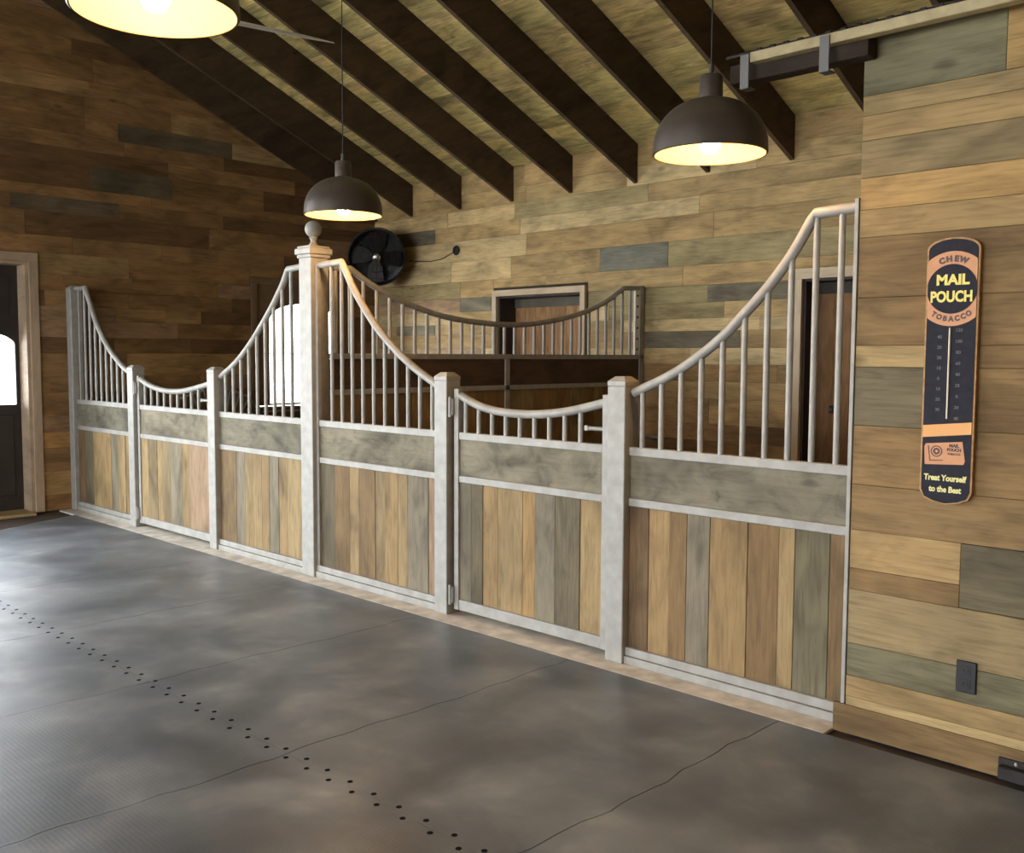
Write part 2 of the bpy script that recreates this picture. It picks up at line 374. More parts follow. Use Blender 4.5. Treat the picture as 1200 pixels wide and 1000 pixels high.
# ---- plank facing of the left gable wall
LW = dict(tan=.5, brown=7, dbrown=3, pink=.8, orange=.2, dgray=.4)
lrows = [0, .16, .40, .64, .80, .96, 1.20, 1.36, 1.60, 1.76, 1.93, 2.07, 2.23, 2.39, 2.60, 2.77, 3.01, 3.16, 3.27, 3.50, 3.66, 3.81, 3.99, 4.2, 4.36, 4.6, 4.76, 5.0, 5.16, 5.4, 5.6, 5.8]
LFIX = {(3.81, 3.99): [(1.90, 3.1, 'light'), (.58, 1.90, 'dgray')], (2.23, 2.39): [(2.23, 2.62, 'tan')], (1.93, 2.07): [(1.06, 1.48, 'tan')], (3.01, 3.16): [(-.5, .57, 'dgray')]}
LHOLES = [(-1.555, -.265, 2.585), (2.10, 3.58, 2.50), (-7.5, -1.65, 3.6)]
for z0, z1 in zip(lrows, lrows[1:]):
    ymax = min(YB, YB-(z0-ZE)/TAN) if z0 > ZE else YB
    fx = [f for f in LFIX.get((z0, z1), ()) if f[1] <= ymax+.6]
    fx = [(a, min(b, ymax), c) for a, b, c in fx]
    for a, b, c in courses(-2.8, ymax, z0, z1, fx, LW):
        segs = [(a, b, z0, z1)]
        for d0, d1, dt in LHOLES:
            nxt = []
            for s in segs:
                if s[1] <= d0 or s[0] >= d1 or s[2] >= dt: nxt.append(s); continue
                if s[0] < d0: nxt.append((s[0], d0, s[2], s[3]))
                if s[1] > d1: nxt.append((d1, s[1], s[2], s[3]))
                if s[3] > dt+.01: nxt.append((max(s[0], d0), min(s[1], d1), dt, s[3]))
            segs = nxt
        for s in segs:
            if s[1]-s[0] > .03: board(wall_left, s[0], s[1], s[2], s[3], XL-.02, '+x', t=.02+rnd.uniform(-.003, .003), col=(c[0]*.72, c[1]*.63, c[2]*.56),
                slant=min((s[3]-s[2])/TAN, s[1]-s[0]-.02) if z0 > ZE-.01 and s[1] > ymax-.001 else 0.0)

# ---- plank facing of the near right wall
RW = [(0, .125, 'brown'), (.125, .165, 'light'), (.165, .255, 'tan'), (.255, .395, 'ggreen'), (.395, .625, 'olive'), (.625, .715, 'brown'), (.715, .88, 'tan'), (.88, 1.07, 'brown'),
      (1.07, 1.316, 'brown'), (1.316, 1.558, 'dgray'), (1.558, 1.645, 'light'), (1.645, 1.84, 'brown'), (1.84, 2.085, 'brown'), (2.085, 2.197, 'tan'), (2.197, 2.325, 'orange'),
      (2.325, 2.475, 'olive'), (2.475, 2.575, 'tan'), (2.575, 2.654, 'light'), (2.654, 2.95, 'ggreen')]
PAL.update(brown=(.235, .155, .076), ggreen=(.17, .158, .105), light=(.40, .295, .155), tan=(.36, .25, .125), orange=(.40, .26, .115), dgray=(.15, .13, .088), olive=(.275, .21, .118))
for z0, z1, c in RW:
    x = -1.90 if z1 < .13 else -1.845
    cuts = {(.715, .88): [-1.395], (.625, .715): [-1.395], (1.316, 1.558): [-1.53], (1.558, 1.645): [-1.53], (1.84, 2.085): [.1], (2.654, 2.95): [-1.30]}.get((z0, z1), [rnd.uniform(-.4, 1.2)])
    nextc = {(1.316, 1.558): 'brown', (1.558, 1.645): 'brown', (2.654, 2.95): 'orange'}.get((z0, z1))
    if (z0, z1) == (.625, .715):
        board(wall_right, x, -1.395, z0, z1, -.042, col=vary(PAL['brown'], .05)); continue
    board(wall_right, x, cuts[0], z0, z1, -.042, t=.018+rnd.uniform(-.0008, .0008), col=vary(PAL[c], .05))
    if (z0, z1) == (.715, .88):
        board(wall_right, -1.395, -.2, .627, .879, -.042, col=vary(PAL['dgray'], .03)); board(wall_right, -.2, XR, .625, .88, -.042, col=vary(PAL['tan'], .03)); continue
    board(wall_right, cuts[0], XR, z0, z1, -.042, t=.018+rnd.uniform(-.0008, .0008), col=vary(PAL[nextc or rnd.choice(['tan', 'brown', c])], .05))

# ------------------------------------------------------------------ floor mats and curb
curb = obj('trim_1', boxes((XL, -1.905, -.125, .16, -.018, 0), bev=.004), CONCRETE, kind='structure', loc=(-6, 0, -.018))
def seam_x(k, y): return -3.33+1.22*k+.010*math.sin(5*y+k)+.007*math.sin(19*y+2*k)+.003*math.sin(61*y)
def seam_y(j, x): return [-.128, -1.86, -3.6, -5.34, -7.08, -8.82, -10.56, -11.4][j]+(.0035*math.sin(11*x+j)+.003*math.sin(29*x) if 0 < j < 7 else 0)
for j in range(7):
    for k in range(-5, 5):
        g = .0042; n = 26
        bm = bmesh.new(); ya, yb2 = -1, 1
        y_hi = lambda x: seam_y(j, x)-.0007; y_lo = lambda x: seam_y(j+1, x)+.0007
        xl0, xr0 = -3.33+1.22*k, -3.33+1.22*(k+1)
        pts = []
        for i in range(n): x = xl0+(xr0-xl0)*i/n; pts.append((x, y_lo(x), 'b'))
        for i in range(n): y = seam_y(j+1, xr0)+(seam_y(j, xr0)-seam_y(j+1, xr0))*i/n; pts.append((seam_x(k+1, y)-g/2, y, 'r'))
        for i in range(n): x = xr0+(xl0-xr0)*i/n; pts.append((x, y_hi(x), 't'))
        for i in range(n): y = seam_y(j, xl0)+(seam_y(j+1, xl0)-seam_y(j, xl0))*i/n; pts.append((seam_x(k, y)+g/2, y, 'l'))
        out = []
        for x, y, s in pts:
            if s in 'bt': x = min(max(x, seam_x(k, y)+g/2), seam_x(k+1, y)-g/2)
            else: y = min(max(y, y_lo(x)), y_hi(x))
            if k == -5 and j == 0 and s == 'l': x -= .42*max(0, min(1, (y+1.0)/.87))
            out.append((x, y))
        top = [bm.verts.new((x, y, 0)) for x, y in out]; bot = [bm.verts.new((x, y, -.0178)) for x, y in out]
        bm.faces.new(top); 
        for i in range(len(top)): bm.faces.new((top[i], top[(i+1) % len(top)], bot[(i+1) % len(bot)], bot[i]))
        obj('rubber_mat', bm, RUBBER, floor, loc=(0, 0, 0))
bm = bmesh.new()
x = -9.338
while x < 2.5:
    for dy in (-.0245, .0245):
        xx = x+(.0 if dy > 0 else .076); yy = -1.8595+dy+rnd.uniform(-.002, .002)
        r = bmesh.ops.create_cone(bm, cap_ends=True, segments=10, radius1=.0112, radius2=.0105, depth=.0012)
        for v in r['verts']: v.co += Vector((xx, yy, .0008))
    x += .1455
obj('mat_plug', bm, plain('plug_black', (.004, .004, .004), .9, spec=.1), floor, loc=(0, 0, 0), kind='stuff')

# ------------------------------------------------------------------ stall fronts
POST_W = .115; YP0, YP1 = 0.0, .115        # posts; panels sit between y = .037 and .077
PY0, PY1, PYC = .037, .077, .057
def post(x0, ztop, label, ball=False, w=POST_W, name='stall_post', group='square posts of the stall fronts'):
    xc = x0+w/2; yc = w/2
    t = thing(name, label, 'post', (xc, yc, 0), group)
    obj('shaft', boxes((x0, x0+w, 0, w, 0, ztop-.03), bev=.004), STEEL, t)
    if not ball:
        bm = boxes((x0, x0+w, 0, w, ztop-.03, ztop-.008))
        a = [bm.verts.new((xc+sx*(w/2), yc+sy*(w/2), ztop-.008)) for sx, sy in ((-1, -1), (1, -1), (1, 1), (-1, 1))]
        b = [bm.verts.new((xc+sx*w*.26, yc+sy*w*.26, ztop+.018)) for sx, sy in ((-1, -1), (1, -1), (1, 1), (-1, 1))]
        bm.faces.new(b)
        for k in range(4): bm.faces.new((a[k], a[(k+1) % 4], b[(k+1) % 4], b[k]))
        obj('cap', bm, STEEL, t)
    else:
        obj('cap', boxes((x0-.022, x0+w+.022, -.022, w+.022, ztop-.03, ztop+.012), (x0-.01, x0+w+.01, -.01, w+.01, ztop-.055, ztop-.03), (x0-.008, x0+w+.008, -.008, w+.008, ztop+.012, ztop+.03), bev=.004), STEEL, t)
        pr = [(0, 0), (.034, 0), (.034, .012), (.024, .02), (.02, .035), (.022, .05), (.03, .058), (.026, .066)]
        R = .060; zc = .122
        for i in range(3, 19):
            th = PI*i/18; pr.append((R*math.sin(th), zc-R*math.cos(th)))
        pr[-1] = (0, zc+R)
        obj('finial', lathe(pr, (xc, yc, ztop+.03), 28), STEEL, t, smooth=True)
    return t
post(-10.26, 2.262, 'tall slim flat-topped end post of the stall fronts standing against the dark left wall')
post(-8.89, 1.475, 'low pale steel gate post with hinges, second post from the left wall')
post(-7.40, 1.475, 'low pale steel post on the latch side of the farther stall gate')
post(-6.04, 2.335, 'tallest pale steel post topped by a ball finial between the two stalls', True, .15, 'finial_post')
post(-4.573, 1.475, 'low pale steel gate post with hinges right of the tall ball-topped post')
post(-3.207, 1.475, 'low pale steel post right of the nearer gate, nearest of the posts')

def interp(pts, u):
    for (a, za), (b, zb) in zip(pts, pts[1:]):
        if a <= u <= b: return za+(zb-za)*(u-a)/(b-a)
    return pts[0][1] if u < pts[0][0] else pts[-1][1]
def smooth_curve(pts, n=8):
    """Catmull-Rom through the points except at corners marked with a third value"""
    runs = [[]]
    for p in pts:
        runs[-1].append(p[:2])
        if len(p) > 2: runs.append([p[:2]])
    out = []
    for r in runs:
        if len(r) < 2: continue
        e = [(2*r[0][0]-r[1][0], 2*r[0][1]-r[1][1])]+r+[(2*r[-1][0]-r[-2][0], 2*r[-1][1]-r[-2][1])]
        for i in range(1, len(e)-2):
            for s in range(n if len(r) > 2 else 1):
                t = s/n
                f = lambda a, b, c, d: .5*((2*b)+(-a+c)*t+(2*a-5*b+4*c-d)*t*t+(-a+3*b-3*c+d)*t**3)
                out.append((f(e[i-1][0], e[i][0], e[i+1][0], e[i+2][0]), f(e[i-1][1], e[i][1], e[i+1][1], e[i+2][1])))
        out.append(r[-1])
    ded = [out[0]]
    for p in out[1:]:
        if abs(p[0]-ded[-1][0])+abs(p[1]-ded[-1][1]) > 1e-4: ded.append(p)
    return ded
ZB0, ZB1, ZM0, ZM1 = 1.087, 1.132, .826, .868
def panel(name, label, cat, x0, x1, curve, bars, cuts, cols, group, gate=False, extra=None):
    t = thing(name, label, cat, ((x0+x1)/2, PYC, 0), group)
    xa, xb = x0, x1
    zb = .036 if gate else 0.0; zch = .102 if gate else .086
    sl = .04; sr = .055
    if gate:
        obj('frame_stile', boxes((x0, x0+sl, PY0-.004, PY1+.004, zb, 1.395), bev=.003), STEEL, t)
        obj('frame_stile', boxes((x1-sr, x1, PY0-.004, PY1+.004, zb, 1.395), bev=.003), STEEL, t)
        xa, xb = x0+sl, x1-sr
    if gate: obj('bottom_rail', boxes((xa, xb, PY0, PY1, zb, zch), bev=.003), STEEL, t)
    else:
        obj('bottom_channel', boxes((xa, xb, PY0-.012, PY1, .044, .087), (xa, xb, PY0-.022, PY1, 0.001, .042), bev=.002), STEEL, t)
    obj('middle_rail', boxes((xa, xb, PY0, PY1, ZM0, ZM1), bev=.003), STEEL, t)
    obj('bar_rail', boxes((xa, xb, PY0, PY1, ZB0, ZB1), bev=.003), STEEL, t)
    k = board(t, xa, xb, ZM1, ZB0, PY1-.008, t=.022, col=vary((.20, .184, .148), .06), name='kick_board', mat=WEATHERED)
    ck = [xa]+list(cuts)+[xb]
    for a, b, c in zip(ck, ck[1:], cols):
        board(t, a, b, zch, ZM0, PY1-.008, t=.024+rnd.uniform(-.003, .003), col=tuple(q*k for q, k in zip([.9*v+.1*m for v, m in zip(vary(PAL[c], .07), (.33, .24, .14))], (.78, .77, .78))), vertical=True, gap=.001)
    cv = smooth_curve(curve)
    obj('top_rail', tube([(x, PYC, z) for x, z in cv], .0245, 12), STEEL, t, smooth=True)
    for x in bars:
        z = interp(cv, x)
        obj('bar', tube([(x, PYC, ZB1-.002), (x, PYC, z)], .0145, 10), STEEL, t, smooth=True)
    return t
XF1 = -1.848
pA = panel('stall_barrier', 'fixed stall panel with a swooping rail beside the dark left wall, farthest of the four', 'stall barrier', -10.145, -8.89,
    [(-10.142, 2.247), (-9.915, 2.247, 1), (-9.784, 2.055), (-9.692, 1.925), (-9.568, 1.792), (-9.459, 1.695), (-9.336, 1.607), (-9.229, 1.545), (-9.108, 1.48), (-8.973, 1.428), (-8.905, 1.404)],
    [-9.942+.1215*i for i in range(9)], [-9.999, -9.79, -9.571, -9.374, -9.221, -9.06], ['dbrown', 'dgray', 'light', 'tan', 'gray', 'light', 'tan'], 'fixed stall panels')
obj('bar', boxes((-10.075, -10.045, PYC-.015, PYC+.015, ZB1-.002, 2.235)), STEEL, pA)
pC = panel('stall_barrier', 'fixed stall panel left of the ball-topped post, white window behind its bars', 'stall barrier', -7.285, -6.04,
    [(-7.27, 1.415), (-7.116, 1.485), (-6.977, 1.56), (-6.847, 1.648), (-6.732, 1.737), (-6.591, 1.858), (-6.475, 1.967), (-6.346, 2.105), (-6.265, 2.22, 1), (-6.045, 2.232)],
    [-7.193+.1205*i for i in range(9)]+[-6.10], [-7.029, -6.899, -6.649, -6.544, -6.414, -6.293], ['brown', 'gray', 'light', 'tan', 'gray', 'tan', 'light'], 'fixed stall panels')
pD = panel('stall_barrier', 'fixed stall panel right of the tall ball-topped post with the rail falling to the right', 'stall barrier', -5.89, -4.573,
    [(-5.885, 2.225), (-5.60, 2.232, 1), (-5.477, 2.056), (-5.354, 1.915), (-5.238, 1.800), (-5.116, 1.700), (-5.009, 1.625), (-4.881, 1.545), (-4.767, 1.485), (-4.62, 1.418), (-4.588, 1.404)],
    [-5.723+.1190*i for i in range(10)], [-5.692, -5.515, -5.41, -5.226, -5.122, -4.985, -4.883, -4.68], ['dgray', 'brown', 'light', 'brown', 'olive', 'tan', 'light', 'gray', 'pink'], 'fixed stall panels')
obj('end_stile', boxes((-5.889, -5.862, .03, .066, 0.001, 2.22), bev=.003), STEEL, pD)
pF = panel('stall_barrier', 'nearest fixed stall panel, its rail rising to the plank wall with the thermometer', 'stall barrier', -3.092, XF1,
    [(-3.077, 1.408), (-3.04, 1.425), (-2.914, 1.476), (-2.802, 1.530), (-2.686, 1.600), (-2.566, 1.685), (-2.451, 1.789), (-2.326, 1.912), (-2.214, 2.045), (-2.1, 2.222, 1), (-1.87, 2.232)],
    [-3.022+.1163*i for i in range(10)], [-2.965, -2.837, -2.732, -2.60, -2.394, -2.232, -2.152, -1.985], ['dbrown', 'tan', 'brown', 'gray', 'tan', 'brown', 'light', 'ggreen', 'brown'], 'fixed stall panels')
obj('end_stile', boxes((-1.865, -1.8475, -.0645, .03, .128, 2.25), bev=.002), STEEL, pF)
pB = panel('stall_gate', 'farther low stall gate with a dipping top rail of short bars', 'gate', -8.762, -7.405,
    [(-8.725, 1.362), (-8.625, 1.331), (-8.499, 1.302), (-8.374, 1.284), (-8.252, 1.273), (-8.132, 1.270), (-8.001, 1.273), (-7.885, 1.283), (-7.771, 1.298), (-7.647, 1.318), (-7.455, 1.352)],
    [-8.636+.1243*i for i in range(9)], [-8.586, -8.41, -8.30, -8.154, -7.943, -7.817], ['light', 'olive', 'light', 'olive', 'gray', 'tan', 'pink'], 'low stall gates', True)
pE = panel('stall_gate', 'nearer low stall gate with a dipping top rail between two low posts', 'gate', -4.428, -3.212,
    [(-4.392, 1.353), (-4.246, 1.302), (-4.117, 1.277), (-4.004, 1.267), (-3.894, 1.264), (-3.774, 1.267), (-3.657, 1.277), (-3.556, 1.290), (-3.434, 1.313), (-3.265, 1.352)],
    [-4.344+.1138*i for i in range(9)], [-4.287, -4.185, -4.06, -3.856, -3.756, -3.604, -3.422], ['gray', 'dgray', 'tan', 'light', 'orange', 'gray', 'dgray', 'light'], 'low stall gates', True)
for g, x in ((pB, -8.768), (pE, -4.443)):
    for z in (1.285, .128):
        hg = obj('hinge', boxes((x-.006, x+.024, .012, .034, z-.05, z+.05), bev=.002), STEEL, g)
        obj('hinge_pin', tube([(x+.006, .010, z-.06), (x+.006, .010, z+.06)], .010, 10), STEEL, hg, smooth=True)
for g, x in ((pB, -7.46), (pE, -3.267)):
    lt = obj('latch', tube([(x-.125, PYC, 1.212), (x+.002, PYC, 1.212)], .011, 10), STEEL, g, smooth=True)
    obj('latch_knob', boxes((x-.135, x-.105, PYC-.014, PYC+.014, 1.198, 1.226), bev=.004), STEEL, lt)

# ------------------------------------------------------------------ partition between the stalls
XP = -5.93
pt = thing('stall_partition', 'partition between the two stalls running back from the tall post to the plank back wall', 'partition', (XP, 2.0, 0))
def pbox(y0, y1, z0, z1, hx=.022, bev=.002): return boxes((XP-hx, XP+hx, y0, y1, z0, z1), bev=bev)
obj('bar_rail', pbox(.155, 3.895, 1.566, 1.607), STEEL, pt); obj('middle_rail', pbox(.155, 3.83, 1.303, 1.343), STEEL, pt)
obj('bottom_rail', pbox(.155, 3.83, .001, .06), STEEL, pt)
obj('middle_stile', pbox(1.961, 2.015, .06, 1.566), STEEL, pt); obj('end_stile', pbox(3.83, 3.895, .001, 2.285), STEEL, pt)
pc = smooth_curve([(.155, 2.225), (.37, 2.225, 1), (.481, 2.160), (.613, 2.095), (.749, 2.042), (.869, 2.001), (.991, 1.968), (1.117, 1.938), (1.245, 1.912), (1.489, 1.880), (1.744, 1.864), (1.95, 1.858),
    (2.132, 1.860), (2.347, 1.877), (2.569, 1.907), (2.823, 1.953), (3.063, 2.015), (3.337, 2.115), (3.595, 2.25, 1), (3.88, 2.262)])
obj('top_rail', tube([(XP, y, z) for y, z in pc], .0235, 12, ref=Vector((1, 0, 0))), STEEL, pt, smooth=True)
for i in range(29):
    y = .238+.1235*i
    obj('bar', tube([(XP, y, 1.605), (XP, y, interp(pc, y))], .0145, 10), STEEL, pt, smooth=True)
br = obj('wall_bracket', boxes((XP-.01, XP+.012, 3.765, 3.832, 1.607, 2.245)), plain('bracket_white', (.80, .78, .72), .5), pt)
bm = bmesh.new()
for i in range(6):
    z = 1.66+.105*i; r = bmesh.ops.create_cone(bm, cap_ends=True, segments=10, radius1=.012, radius2=.012, depth=.004, matrix=Matrix.Translation((XP+.0135, 3.80, z)) @ Matrix.Rotation(PI/2, 4, 'Y'))
obj('bracket_hole', bm, BLACK, br)
for a, b in ((.16, 1.961), (2.015, 3.83)):
    board(pt, a, b, 1.343, 1.566, XP-.012, '+x', t=.022, col=(.085, .055, .034), name='kick_board')
y = .16
while y < 3.83:
    n = min(3.83, y+rnd.uniform(.11, .2))
    if abs(n-1.961) < .06 or (y < 1.961 < n): n = 1.961
    if n > 1.96 and y < 1.961: n = 1.961
    if y == 1.961: y = 2.015; n = y+.15
    if 3.83-n < .05: n = 3.83
    board(pt, y, n, .06, 1.303, XP-.012, '+x', t=.022+rnd.uniform(-.002, .002), col=pick(dict(tan=2, brown=3, dbrown=2, olive=1)), vertical=True); y = n

# ------------------------------------------------------------------ pendant lamps
def lamp(c, label):
    x, y, z = c
    t = thing('pendant_lamp', label, 'lamp', c, 'dome pendant lamps')
    R = .25; pr = [(R, 0), (R+.004, .004)]
    for i in range(1, 13):
        a = PI/2*i/12; pr.append((max((R+.003)*math.cos(a)**.85, .052), .03+.215*math.sin(a)))
    pr2 = [(p[0], p[1]) for p in pr if p[0] > .0521]+[(.052, .247)]
    inner = [(max(p[0]-.006, .001), p[1]-.006 if i > 1 else p[1]+.0005) for i, p in enumerate(pr2)]
    obj('shade', lathe(pr2, c, 56), LAMP_OUT, t, loc=c, smooth=True)
    obj('shade_lining', lathe(inner+[(.0, .241)], c, 56), LAMP_IN, t, loc=c, smooth=True)
    obj('neck', lathe([(.052, .236), (.052, .335), (.046, .347), (.012, .35), (.012, .395), (0, .395)], c, 28), LAMP_OUT, t, smooth=True)
    obj('bulb', lathe([(0, .002), (.03, .01), (.046, .04), (.042, .075), (.025, .115), (.02, .16), (0, .16)], c, 20), BULB, t, smooth=True)
    cz = deck_z(y)
    obj('cable', tube([(x, y, z+.39), (x, y, cz-.03)], .0035, 8), CABLE, t)
    obj('ceiling_canopy', lathe([(.0, cz-z-.055), (.05, cz-z-.05), (.055, cz-z-.02), (0, cz-z-.02)], c, 20), LAMP_OUT, t, smooth=True)
    return t
lamp((-2.50, -.17, 2.495), 'dark dome pendant lamp in front of the near stall panel by the steel track')
lamp((-5.325, -.125, 2.50), 'dark dome pendant lamp hanging above the ball-topped post, farthest of the lamps')
lamp((-2.98, -2.515, 2.652), 'glowing dome pendant lamp cut off at top left, nearest of the lamps')

lamp((-.05, -2.55, 2.652), 'added dome pendant fill lamp out of view, in front of the near plank wall')  # unseen lamp, added to warm the near wall and post sides
lamp((-.05, -5.35, 2.652), 'added dome pendant fill lamp out of view behind the camera')  # second added lamp, more warm fill from behind the view

# ------------------------------------------------------------------ doors in the back wall
def casing_set(parent, u0, u1, zt, plane, facing, w=.095, col=(.42, .31, .22), t=.028):
    """two side casings and a head casing, standing proud of the boards"""
    for a, b, c, d, n in ((u0-w, u0, .0, zt+w, 1), (u1, u1+w, .0, zt+w, 1), (u0-w, u1+w, zt, zt+w, 0)):
        z0 = c+.001
        if n: board(parent, a, b, z0, zt, plane, facing, t=t, col=col, name='casing', mat=CASING, vertical=True, gap=.0004)
        else: board(parent, a, b, c, d, plane, facing, t=t, col=col, name='casing', mat=CASING, gap=.0004)
for nm, u0, u1, zt, dep, latch in (('door_3', -8.0, -6.75, 2.262, .29, False), ('door_4', -4.222, -3.11, 2.268, .25, True)):
    t = thing(nm, None, None, ((u0+u1)/2, YB, 0), kind='structure')
    casing_set(t, u0, u1, zt, YB+.02, '-y', .068 if not latch else .09, col=(.60, .48, .33), t=.045)
    # jamb lining, dark
    j = boxes((u0, u0+.02, YB+.02, YB+.33, .001, zt), (u1-.02, u1, YB+.02, YB+.33, .001, zt), (u0+.02, u1-.02, YB+.02, YB+.33, zt-.02, zt))
    obj('jamb', j, plain('door_jamb_dark', (.035, .022, .016), .7, var=.2), t)
    x = u0+.02; yl = YB+dep+.02
    while x < u1-.021:
        n = min(u1-.02, x+.155)
        if u1-.02-n < .05: n = u1-.02
        board(t, x, n, .01, zt-.10, yl, t=.03, col=vary((.27, .15, .075) if latch else (.38, .22, .115), .08), name='door_board', vertical=True); x = n
    obj('door_backing', boxes((u0+.02, u1-.02, yl+.001, yl+.02, .01, zt-.02)), BACKING, t)
    obj('door_header', boxes((u0+.02, u1-.02, yl-.045, yl, zt-.12, zt-.02)), plain('door_header_dark', (.10, .085, .06) if not latch else (.03, .02, .014), .7, var=.2), t)
    if latch:
        for lx in (u0+.21, u0+.44):
            lp = obj('latch_plate', boxes((lx-.055, lx+.055, yl-.042, yl-.03, 1.10, 1.17), bev=.002), BLACK, t)
            obj('latch_knob', lathe([(0, -.0), (.012, 0), (.012, .012), (.007, .02), (0, .02)], (lx-.03, yl-.055, 1.125), 12), STRAP, lp, smooth=True)
sh = thing('bucket_hook', 'small pale metal hook low on the back wall of the nearer stall', 'hook', (-5.74, YB, .80))
obj('back_plate', boxes((-5.80, -5.68, YB-.010, YB-.003, .76, .80), bev=.002), STRAP, sh)
obj('grip', tube([(-5.85, YB-.02, .812), (-5.83, YB-.045, .805), (-5.74, YB-.055, .80), (-5.66, YB-.045, .805), (-5.635, YB-.02, .812)], .012, 8), STEEL, sh, smooth=True)
obj('stem', tube([(-5.74, YB-.055, .80), (-5.74, YB-.006, .785)], .010, 8), STEEL, sh, smooth=True)

# round black plate with a wire on the back wall
pl = thing('cable_plate', 'small round black plate with a loose wire high on the plank back wall', 'wall plate', (-8.69, YB, 2.83))
obj('plate', lathe([(0, 0), (.055, 0), (.058, .006), (.05, .016), (.02, .022), (0, .022)], (0, 0, 0), 24), BLACK, pl, smooth=True, loc=(0, 0, 0))
p0 = pl.children[0]; p0.location = (0, -.002, 0); p0.rotation_euler = (PI/2, 0, 0)
obj('wire', tube([(-8.70, YB-.012, 2.83), (-8.80, YB-.012, 2.79), (-8.95, YB-.008, 2.745), (-9.15, YB-.008, 2.73), (-9.35, YB-.008, 2.745), (-9.55, YB-.008, 2.76)], .005, 6), CABLE, pl)

# ------------------------------------------------------------------ stall fan in the far corner
fx, fy, fz = -9.60, 3.44, 2.78
fan = thing('wall_fan', 'black round wall fan high in the far dark corner of the farther stall', 'fan', (fx, fy, fz))
fd = Vector((.70, -.62, -.25)).normalized(); Rf = fd.to_track_quat('Z', 'Y').to_matrix().to_4x4(); MF = Matrix.Translation((fx, fy, fz)) @ Rf
def fanobj(name, bm, mat, smooth=True, parent=fan):
    bmesh.ops.transform(bm, matrix=MF, verts=bm.verts[:]); return obj(name, bm, mat, parent, loc=(fx, fy, fz), smooth=smooth)
def ring_pts(r, z, n=28): return [(r*math.cos(2*PI*k/n), r*math.sin(2*PI*k/n), z) for k in range(n+1)]
fanobj('shroud', lathe([(.33, -.09), (.345, -.09), (.345, .06), (.33, .06), (.33, -.09)], (0, 0, 0), 36), BLACK)
bm = bmesh.new()
for z in (.065, -.095):
    for r in (.10, .18, .26, .335): add_tube(bm, ring_pts(r, z), .0035, 6, cap=False, ref=Vector((0, 0, 1)))
    for k in range(16):
        a = 2*PI*k/16; add_tube(bm, [(.05*math.cos(a), .05*math.sin(a), z), (.338*math.cos(a), .338*math.sin(a), z)], .003, 5)
fanobj('wire_guard', bm, BLACK)
for k in range(4):
    bm = bmesh.new(); a0 = PI/2*k
    pts = [(.05, -.04), (.12, -.10), (.27, -.13), (.31, -.02), (.29, .08), (.13, .07), (.05, .03)]
    f = [bm.verts.new((r*math.cos(a0)-s*math.sin(a0), r*math.sin(a0)+s*math.cos(a0), -.015+s*.28)) for r, s in pts]
    g = [bm.verts.new(v.co+Vector((0, 0, .004))) for v in f]
    bm.faces.new(f); bm.faces.new(g)
    for i in range(len(f)): bm.faces.new((f[i], f[(i+1) % len(f)], g[(i+1) % len(f)], g[i]))
    fanobj('blade', bm, IRON, False)
fanobj('back_plate', lathe([(0, -.10), (.30, -.10), (.335, -.085), (.335, -.08), (.29, -.092), (0, -.092)], (0, 0, 0), 36), BLACK)
fanobj('motor', lathe([(0, .03), (.055, .025), (.06, -.02), (.075, -.03), (.075, -.16), (.05, -.19), (0, -.19)], (0, 0, 0), 24), IRON)
fanobj('hub_cap', lathe([(0, .085), (.035, .08), (.05, .068), (.05, .062), (0, .062)], (0, 0, 0), 20), plain('fan_badge_metal', (.5, .5, .48), .25, .9))
obj('mount_arm', tube([(fx-.10, fy+.10, fz+.03), (fx-.30, fy+.28, fz+.05), (XL+.012, 3.78, fz+.05)], .018, 8), BLACK, fan, smooth=True)
obj('mount_plate', boxes((XL+.0045, XL+.016, 3.70, 3.86, fz-.06, fz+.16)), BLACK, fan)

# ------------------------------------------------------------------ doors in the left wall
def arch(yc, hw, z0, zs, rise, n=24, inset=0.0):
    p = [(yc-hw+inset, z0+inset), (yc+hw-inset, z0+inset)]
    for i in range(n+1):
        a = PI*i/n; p.append((yc+(hw-inset)*math.cos(a), zs+(rise-inset)*math.sin(a)))
    return p
TOX = lambda x: Matrix.Translation((x, 0, 0)) @ Matrix(((0, 0, 1, 0), (1, 0, 0, 0), (0, 1, 0, 0), (0, 0, 0, 1)))
def flat(name, outer, holes, x, depth, mat, parent, **kw):
    me = poly_mesh(outer, holes, depth); me.transform(TOX(x)); me.materials.clear(); me.materials.append(mat)
    loc = Vector((x, sum(p[0] for p in outer)/len(outer), min(p[1] for p in outer))); me.transform(Matrix.Translation(-loc))
    return link(name, me, parent, loc, **kw)
rect = lambda a, b, c, d: [(a, c), (b, c), (b, d), (a, d)]
# door_1: dark door to the aisle, half seen at the left edge
d1 = thing('door_1', None, None, (XL, -.92, 0), kind='structure')
xl1 = -10.50
lf = flat('door_leaf', rect(-1.45, -.372, .012, 2.48), [arch(-.90, .48, 1.08, 1.68, .15)], xl1-.02, .04, LEAF, d1)
pn = flat('window_pane', arch(-.90, .48, 1.08, 1.68, .15), [], xl1-.025, .006, GLASS, d1)
mun = boxes((xl1-.03, xl1, -.928, -.912, 1.08, 1.83), (xl1-.03, xl1, -1.39, -.45, 1.53, 1.546)); obj('muntin', mun, LEAF, d1)
obj('raised_panel', boxes((xl1-.005, xl1+.010, -.88, -.46, .16, .98), bev=.004), LEAF, d1); obj('raised_panel', boxes((xl1-.005, xl1+.010, -1.38, -.96, .16, .98), bev=.004), LEAF, d1)
obj('raised_panel', boxes((xl1-.005, xl1+.010, -1.38, -.46, 1.95, 2.36), bev=.004), LEAF, d1)
CAS = (.42, .31, .21)
